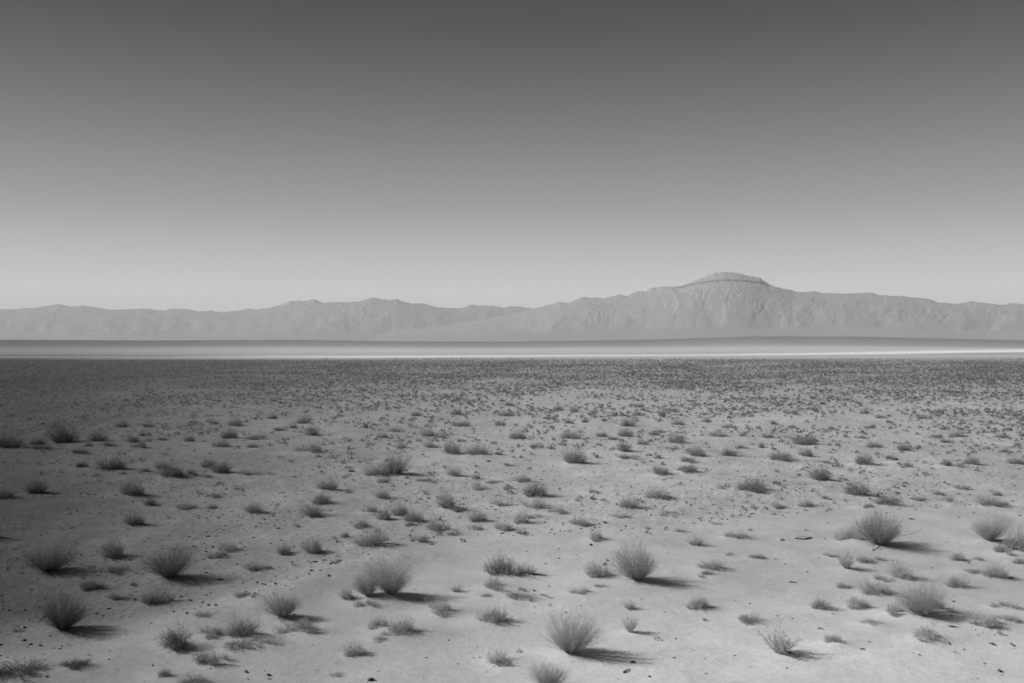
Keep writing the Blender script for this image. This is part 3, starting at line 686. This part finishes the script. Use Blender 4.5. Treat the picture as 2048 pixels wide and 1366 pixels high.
def shape_word(kd, tn, w):
    size = 'small' if w < 34 else 'mid-sized'
    t = {'d': 'dark', 'n': 'grey', 'p': 'pale'}[tn]
    return {'M': f'{size} {t} rounded shrub', 'L': f'{size} {t} low spreading shrub', 'T': f'{size} {t} wispy tuft', 'U': f'{size} {t} wiry shrub', 'S': f'{size} {t} upright shrub'}[kd]

def zone(px, py):
    side = 'left' if px < 683 else ('central' if px < 1366 else 'right-hand')
    return f'{side} middle distance' if py < 960 else (f'{side} gravel flat' if py < 1070 else f'{side} foreground')

marks = [(s[0], s[1], s[7], s[2]) for s in SHRUBS if len(s) > 7]
auto = {}
order = sorted((s for s in SHRUBS if len(s) <= 6), key=lambda s: -s[2] * s[3])
taken = set()
for s in order:
    if s[2] * s[3] < 230: continue
    best = None
    for mx, my, short, mw in marks:
        dx, dy = s[0] - mx, (s[1] - my) * 2.2
        dd = math.hypot(dx, dy)
        if dd > 95: continue
        rel = ('right of' if dx > 0 else 'left of') if abs(dx) > abs(dy) else ('below' if dy > 0 else 'above')
        if (rel, short) in taken: continue
        if best is None or dd < best[0]: best = (dd, rel, short)
    if best:
        taken.add(best[1:]); auto[s[:2]] = f'{shape_word(s[4], s[5], s[2])} {best[1]} {best[2]}'

for X, Y, wm, hm, kd, tn, s in placed:
    px, py, w, h = s[:4]
    lab = s[6] if len(s) > 6 else auto.get(s[:2])
    grp = f'shrubs of the {zone(px, py)}'
    if lab is None:
        lab = f'{shape_word(kd, tn, w)} among the scattered little ones of the {zone(px, py)}'
        grp = f'{shape_word(kd, tn, w)}s scattered over the {zone(px, py)}'
    plant('shrub', X, Y, wm * 1.06, hm * 1.08, kd, tn, h >= 26 and py > 930, lab, grp, float(np.interp(px, [0, 150, 500, 800], [0.36, 0.42, 0.75, 1.0])))     # leftward vignette darkening put into the shrub colour

# ---------------------------------------------------------------- the dense scrub of the plain beyond: past counting, one object
def scrub_field():
    g = np.random.default_rng(99)
    V, off = [], 0
    pos = np.array([(p[0], p[1], p[2]) for p in placed])
    cents, sizes, hs, ks, n_all = [], [], [], [], 0
    ly = [16, 34, 50, 70, 95, 130, 200, 300, 420, 520, 640]
    DEN = [0.5, 0.9, 1.5, 1.9, 2.0, 1.75, 1.5, 0.85, 0.36, 0.14, 0.05]
    SMIN = [0.05, 0.06, 0.07, 0.09, 0.11, 0.13, 0.18, 0.24, 0.30, 0.34, 0.38]
    SMAX = [0.16, 0.24, 0.32, 0.40, 0.44, 0.46, 0.50, 0.56, 0.62, 0.66, 0.70]
    LEAF = [30, 28, 26, 23, 21, 18, 15, 12, 9, 8, 7]
    for y0, y1 in ((16, 40), (40, 80), (80, 140), (140, 220), (220, 320), (320, 430), (430, 530), (530, 640)):
        top = max(np.interp([y0, (y0 + y1) / 2, y1], ly, DEN))
        area = 0.62 * (y1 * y1 - y0 * y0) + 12 * (y1 - y0)
        n = int(area * top)
        yy = np.sqrt(g.uniform(y0 * y0, y1 * y1, n)); xx = g.uniform(-1, 1, n) * (0.62 * yy + 6)
        cl = fbm(xx / (0.06 * yy + 0.6), np.log(yy) * 9.0, 401, 3)
        keep = g.uniform(0, 1, n) < np.interp(yy, ly, DEN) / top * np.clip(0.55 + np.interp(yy, [60, 200], [1.3, 0.6]) * cl, 0.06, 1)
        if y0 < 80:      # the bare sand carries little
            ed = edge_dist(xx, yy); keep &= (yy > ed * 0.99) | (g.uniform(0, 1, n) < 0.16)
        keep &= g.uniform(0, 1, n) < 1 - sstep(420, 660, yy + 110 * fbm(xx / 110, yy / 70, 7, 3))
        xx, yy = xx[keep], yy[keep]
        smin, smax = np.interp(yy, ly, SMIN), np.interp(yy, ly, SMAX)
        s = smin + (smax - smin) * g.uniform(0, 1, len(xx)) ** 2.2
        cents.append(np.stack([xx, yy], 1)); sizes.append(s); ks.append(np.interp(yy, ly, LEAF).astype(int))
    C = np.concatenate(cents); S = np.concatenate(sizes); K = np.concatenate(ks)
    ok = np.ones(len(C), bool)
    for X, Y, w in pos:
        m = (np.abs(C[:, 0] - X) < w * 0.6) & (np.abs(C[:, 1] - Y) < w * 0.9)
        ok[m] = False
    C, S, K = C[ok], S[ok], K[ok]
    z = height(C[:, 0].copy(), C[:, 1].copy())
    rep = np.repeat(np.arange(len(C)), K); n = len(rep)
    a = g.uniform(0, 2 * math.pi, n); r = np.sqrt(g.uniform(0, 1, n)); el = g.uniform(0, 1, n)
    rr = S[rep] * 0.55 * r
    hh = S[rep] * 0.62 * np.sqrt(np.clip(1 - r * r * 0.9, 0, 1)) * el
    c = np.stack([C[rep, 0] + rr * np.cos(a), C[rep, 1] + rr * np.sin(a), z[rep] + hh + 0.01], 1)
    v, t = leaf_tris(c, S[rep] * 0.55 / np.sqrt(K[rep]) * 1.9, g)
    o = obj('scrub', mesh_from('scrub', v, t, [M_SCRUB])); o.color = (0.19, 0.19, 0.19, 1)
    tag(o, 'low dark scrub thickening into a grey band across the plain', kind='stuff')
    print('scrub plants', len(C), 'leaves', n)
scrub_field()

# ---------------------------------------------------------------- stones and sticks
def stone_mesh(seed, flat=0.6, mat=M_STONE):
    import bmesh
    g = np.random.default_rng(seed)
    bm = bmesh.new(); bmesh.ops.create_icosphere(bm, subdivisions=2, radius=0.5)
    planes = [(lambda v: v / np.linalg.norm(v))(g.normal(size=3)) for _ in range(7)]
    for v in bm.verts:
        p = np.array(v.co)
        for pl in planes:
            d = p @ pl
            if d > 0.34: p = p - pl * (d - 0.34) * 0.9
        p += g.normal(size=3) * 0.012
        v.co = Vector((p[0], p[1] * 0.8, p[2] * flat))
    me = bpy.data.meshes.new('stone'); bm.to_mesh(me); bm.free(); me.materials.append(mat)
    return me
STONES = [stone_mesh(s) for s in range(6)]

def place_stone(px, py, wpx, label, group, me, hz=1.0, cat='stone', name='stone'):
    X, Y = unproject(px, py)
    w = wpx * Y / F
    o = obj(name, me); o.location = (X, Y + w * 0.3, z_at(X, Y + w * 0.3) + w * 0.12 * hz)
    o.scale = (w, w * 0.8, w * hz); o.rotation_euler = (0, 0, rng.uniform(0, 6.28))
    tag(o, label, cat, group)
    return o

def c5(x, y): return 680 + x * .3418, 940 + y * .3418
def c6(x, y): return 1348 + x * .3418, 940 + y * .3418
def c4(x, y): return x * .3418, 940 + y * .3418
SMALL = [c5(*p) for p in ((430,548),(1145,843),(1322,836),(1408,798),(1900,835),(1968,987),(1950,1102),(818,1102),(690,1137),(505,1100),(636,998),(1282,462),(1383,497),(1917,484),(285,500),(1770,762),(1732,82),(780,1105),(222,1180),(1408,12))]
SMALL += [c6(*p) for p in ((653,553),(780,600),(357,768),(580,745),(607,858),(693,872),(358,1091),(108,1053),(10,988),(3,1100),(1378,1162),(1145,1005),(478,235),(418,48),(764,125),(1670,280),(1512,577),(885,408),(1988,185),(1700,1052),(1280,533),(445,785),(1820,1137),(1778,1222),(1925,1200),(180,1108),(450,1152),(190,1193))]
SMALL += [c4(*p) for p in ((1450,1222),(1545,1178),(685,1175),(1060,775),(970,835),(870,915),(1600,725),(1735,380),(1790,125),(1210,287),(665,315),(40,1098),(1670,678),(635,1110),(1860,1172),(1610,625))]
for k, (px, py) in enumerate(SMALL):
    side = 'left' if px < 683 else ('centre' if px < 1366 else 'right')
    band = 'gravel' if py < 1050 else 'open sand'
    place_stone(px, py, float(rng.uniform(3.4, 6.0)), f'tiny dark stone lying on the {band} of the {side} foreground', f'tiny dark stones on the {side} {band}', STONES[k % 6], 0.75)
place_stone(*c5(1712, 1135), 13, 'small dark rock at the tip of the bottom centre shrub\'s shadow', None, STONES[0], 0.8, 'rock', 'rock')
place_stone(*c6(1640, 773), 8, 'black stone just above right of the large soft lower right shrub', None, STONES[1], 0.7)
place_stone(*c6(1105, 1052), 11, 'dark stone below the low pale shrubs at the lower right', None, STONES[2], 0.5)
place_stone(977, 925, 10, 'black stone below the flat-topped round shrub of the middle distance', None, STONES[3], 0.7)
place_stone(702, 944, 14, 'dark rounded rock left of the joined pair of shrubs', None, STONES[4], 0.7, 'rock', 'rock')
place_stone(*c5(180, 1238), 17, 'broken dark rock at the bottom edge left of centre', None, STONES[5], 0.8, 'rock', 'rock')
SLAB = stone_mesh(40, 0.30, M_PALE)
o = place_stone(1606, 1079, 46, 'flat grey rock slab lying on the pale sand right of centre', None, SLAB, 0.34, 'rock', 'rock_slab'); o.rotation_euler = (0, 0, 0.1); 
o = place_stone(1563, 1081, 20, 'low pale rock left of the flat grey slab', None, stone_mesh(41, 0.4, M_PALE), 0.8, 'rock', 'rock')
place_stone(1321, 721, 4.0, 'pale boulder far off where the scrub meets the salt flat', None, stone_mesh(42, 0.8, M_WHITE), 1.0, 'boulder', 'boulder')

def stick(pts, r, label, mat=M_WOOD, cat='stick', name='stick'):
    P = []
    for px, py, lift in pts:
        X, Y = unproject(px, py); P.append((X, Y, z_at(X, Y) + r * 0.6 + lift))
    P = np.array(P); o0 = P.mean(0)
    n = len(P) - 1
    rr = np.linspace(r, r * 0.4, n + 1)
    v, t = prisms(P[:-1] - o0, P[1:] - o0, rr[:-1], rr[1:])
    o = obj(name, mesh_from('stick', v, t, [mat])); o.location = o0; tag(o, label, cat)
    return o
stick([(659,1129.5,0),(666,1128.5,0.02),(671,1126,0.01),(677,1123,0.02),(684,1122,0)], 0.03, 'short dark broken branch lying at the edge of the gravel, left of centre', M_WOOD)
stick([(669,1129,0),(674,1127,0.015),(681,1124,0)], 0.035, 'bleached scrap of wood under the dark broken branch', M_BONEWOOD)
stick([(1247,1347,0),(1254,1344,0.01),(1260,1341,0)], 0.022, 'small dark stick near the rock at the tip of the bottom centre shadow')
stick([(1636,1257.5,0),(1643,1259,0.02),(1648,1261,0)], 0.016, 'bent dark twig left of the pale shrubs at the lower right')
stick([(1579,1165,0),(1586,1166,0.01),(1594,1166.5,0)], 0.02, 'thin dark stick on the open sand right of centre')
stick([(2021,1289,0),(2024,1292,0.02),(2027,1294,0)], 0.022, 'small dark twig on bare sand near the lower right edge')
stick([(1081,1191,0),(1090,1194,0.02),(1099,1198,0.01),(1107,1198,0)], 0.014, 'long thin twig on the sand below the dark shrub on open sand')
stick([(1745,1104,0),(1750,1096,0.12),(1754,1090,0.22)], 0.018, 'dead pale branch leaning at the left foot of the large dark wiry shrub', M_BONEWOOD, 'branch', 'branch')
stick([(1789,1073,0.12),(1797,1067,0.25),(1808,1057,0.38)], 0.014, 'bleached bare branch sticking out right of the large dark wiry shrub', M_BONEWOOD, 'branch', 'branch')
stick([(1969,1056,0.38),(1972,1067,0.22),(1977,1082,0.03)], 0.011, 'pale bare branch standing in the wiry shrub near the right edge', M_BONEWOOD, 'branch', 'branch')
stick([(1064,1154,0),(1078,1153,0.01),(1094,1153.5,0)], 0.02, 'dark twig on the sand at the right end of the dark shrub on open sand')

# fine gravel and litter over the ground near the camera: past counting
def gravel_field():
    g = np.random.default_rng(5)
    n = 66000
    yy = 15 + 85 * g.uniform(0, 1, n) ** 1.5; xx = g.uniform(-1, 1, n) * (0.6 * yy + 3)
    ed = edge_dist(xx, yy)
    m = (yy > ed * 0.98) | (g.uniform(0, 1, n) < 0.07)
    m &= g.uniform(0, 1, n) < np.clip(0.5 + 1.2 * fbm(xx / 3.0, yy / 5.0, 505, 3), 0.03, 1)
    xx, yy = xx[m], yy[m]; n = len(xx)
    s = 0.011 + 0.038 * g.uniform(0, 1, n) ** 4
    z = height(xx.copy(), yy.copy())
    ico = np.array([(1, 0, 0), (-1, 0, 0), (0, 1, 0), (0, -1, 0), (0, 0, 1), (0, 0, -0.6)], float)
    fc = np.array([(0, 2, 4), (2, 1, 4), (1, 3, 4), (3, 0, 4), (2, 0, 5), (1, 2, 5), (3, 1, 5), (0, 3, 5)])
    v = (ico[None] * g.uniform(0.6, 1.3, (n, 6, 1)) * s[:, None, None])
    v[..., 0] *= 1 + 2.2 * g.uniform(0, 1, (n, 1)) ** 3
    an = g.uniform(0, 6.28, n); ca, sa = np.cos(an)[:, None], np.sin(an)[:, None]
    v = np.stack([v[..., 0] * ca - v[..., 1] * sa, v[..., 0] * sa + v[..., 1] * ca, v[..., 2] * 0.7], -1)
    v += np.stack([xx, yy, z + s * 0.3], 1)[:, None, :]
    t = (fc[None] + (np.arange(n) * 6)[:, None, None]).reshape(-1, 3)
    o = obj('gravel', mesh_from('gravel', v.reshape(-1, 3), t, [stone_material('gravel_stone', 0.05, 0.13)]))
    tag(o, 'fine dark gravel strewn over the ground', kind='stuff')
gravel_field()

# ---------------------------------------------------------------- air
HB = 14000.0; top = 600.0; bot = -4.0
hv = [(-HB, -3000, bot), (HB, -3000, bot), (HB, 13500, bot), (-HB, 13500, bot), (-HB, -3000, top), (HB, -3000, top), (HB, 13500, top), (-HB, 13500, top)]
hf = [(0, 3, 2, 1), (4, 5, 6, 7), (0, 1, 5, 4), (1, 2, 6, 5), (2, 3, 7, 6), (3, 0, 4, 7)]
hm = bpy.data.materials.new('desert_haze'); hm.use_nodes = True
nt = hm.node_tree; nt.nodes.remove(nt.nodes['Principled BSDF'])
pv = nt.nodes.new('ShaderNodeVolumePrincipled'); pv.inputs['Density'].default_value = 9.0e-5
pv.inputs['Color'].default_value = (0.97, 0.97, 0.97, 1); pv.inputs['Anisotropy'].default_value = 0.0
nt.links.new(pv.outputs[0], nt.nodes['Material Output'].inputs['Volume'])
haze = obj('haze', mesh_from('haze', hv, hf, [hm])); tag(haze, 'pale desert haze over the whole plain', kind='stuff')

# ---------------------------------------------------------------- light
sun_dir = Vector((SUN_AZ[0] * math.cos(RAD(SUN_EL)), SUN_AZ[1] * math.cos(RAD(SUN_EL)), math.sin(RAD(SUN_EL)))).normalized()
sl = bpy.data.lights.new('sun', 'SUN'); sl.energy = 5.0; sl.angle = RAD(0.5); sl.color = (1, 1, 1)
so = bpy.data.objects.new('sun', sl); col.objects.link(so)
so.rotation_euler = sun_dir.to_track_quat('Z', 'Y').to_euler(); so.location = (-60, 0, 60)

w = bpy.data.worlds.new('World'); sc.world = w; w.use_nodes = True
nt = w.node_tree; bg = nt.nodes['Background']
sky = nt.nodes.new('ShaderNodeTexSky'); sky.sky_type = 'NISHITA'; sky.sun_disc = False
sky.sun_elevation = RAD(SUN_EL); sky.sun_rotation = RAD(-90)
sky.altitude = 900; sky.air_density = 1.0; sky.dust_density = 0.3; sky.ozone_density = 2.0
# the sky is read a quarter turn from the sun all round, so that it is even from side to side
tc = nt.nodes.new('ShaderNodeTexCoord'); sx = nt.nodes.new('ShaderNodeSeparateXYZ'); nt.links.new(tc.outputs['Generated'], sx.inputs[0])
hz = mathn(nt, 'SQRT', mathn(nt, 'SUBTRACT', 1.0, mathn(nt, 'MULTIPLY', sx.outputs[2], sx.outputs[2]), clamp=True))
cv = nt.nodes.new('ShaderNodeCombineXYZ'); nt.links.new(hz, cv.inputs[1]); nt.links.new(sx.outputs[2], cv.inputs[2])
nt.links.new(cv.outputs[0], sky.inputs['Vector'])
sep = nt.nodes.new('ShaderNodeSeparateColor'); nt.links.new(sky.outputs[0], sep.inputs[0])
red = mathn(nt, 'MULTIPLY', sep.outputs[0], 1.0)                # black-and-white film behind a red filter
# characteristic curve of the film over the log of the sky's brightness
lg = mathn(nt, 'MULTIPLY', mathn(nt, 'LOGARITHM', mathn(nt, 'MAXIMUM', red, 1.0), math.e), 0.5)
fc = nt.nodes.new('ShaderNodeFloatCurve'); nt.links.new(lg, fc.inputs['Value'])
cu = fc.mapping.curves[0]
PTS = [(0.0, 0.008), (0.144, 0.027), (0.219, 0.068), (0.327, 0.152), (0.405, 0.225), (0.50, 0.325), (0.59, 0.465), (0.693, 0.635), (0.77, 0.78), (1.0, 0.95)]
cu.points[0].location = PTS[0]; cu.points[1].location = PTS[-1]
for p_ in PTS[1:-1]: cu.points.new(*p_)
fc.mapping.update()
lum = mathn(nt, 'MULTIPLY', fc.outputs[0], 10.0 / 2 ** EXPOSURE)
cc = nt.nodes.new('ShaderNodeCombineColor')
for i in range(3): nt.links.new(lum, cc.inputs[i])
nt.links.new(cc.outputs[0], bg.inputs['Color']); bg.inputs['Strength'].default_value = 0.1

# ---------------------------------------------------------------- camera
cam = bpy.data.cameras.new('camera'); cam.lens = LENS; cam.sensor_width = 36.0; cam.clip_start = 0.1; cam.clip_end = 60000
co = bpy.data.objects.new('camera', cam); col.objects.link(co)
co.location = (0, 0, CAM_H); co.rotation_euler = (math.pi / 2 + PITCH, 0, 0)
sc.camera = co

sc.render.engine = 'CYCLES'
sc.cycles.use_denoising = True; sc.cycles.denoising_prefilter = 'ACCURATE'; sc.cycles.use_adaptive_sampling = False
sc.cycles.max_bounces = 6; sc.cycles.diffuse_bounces = 3; sc.cycles.volume_bounces = 0
sc.cycles.pixel_filter_type = 'BLACKMAN_HARRIS'; sc.cycles.filter_width = 1.7
sc.view_settings.view_transform = 'Standard'; sc.view_settings.look = 'None'
sc.view_settings.exposure = EXPOSURE; sc.view_settings.gamma = 1.0
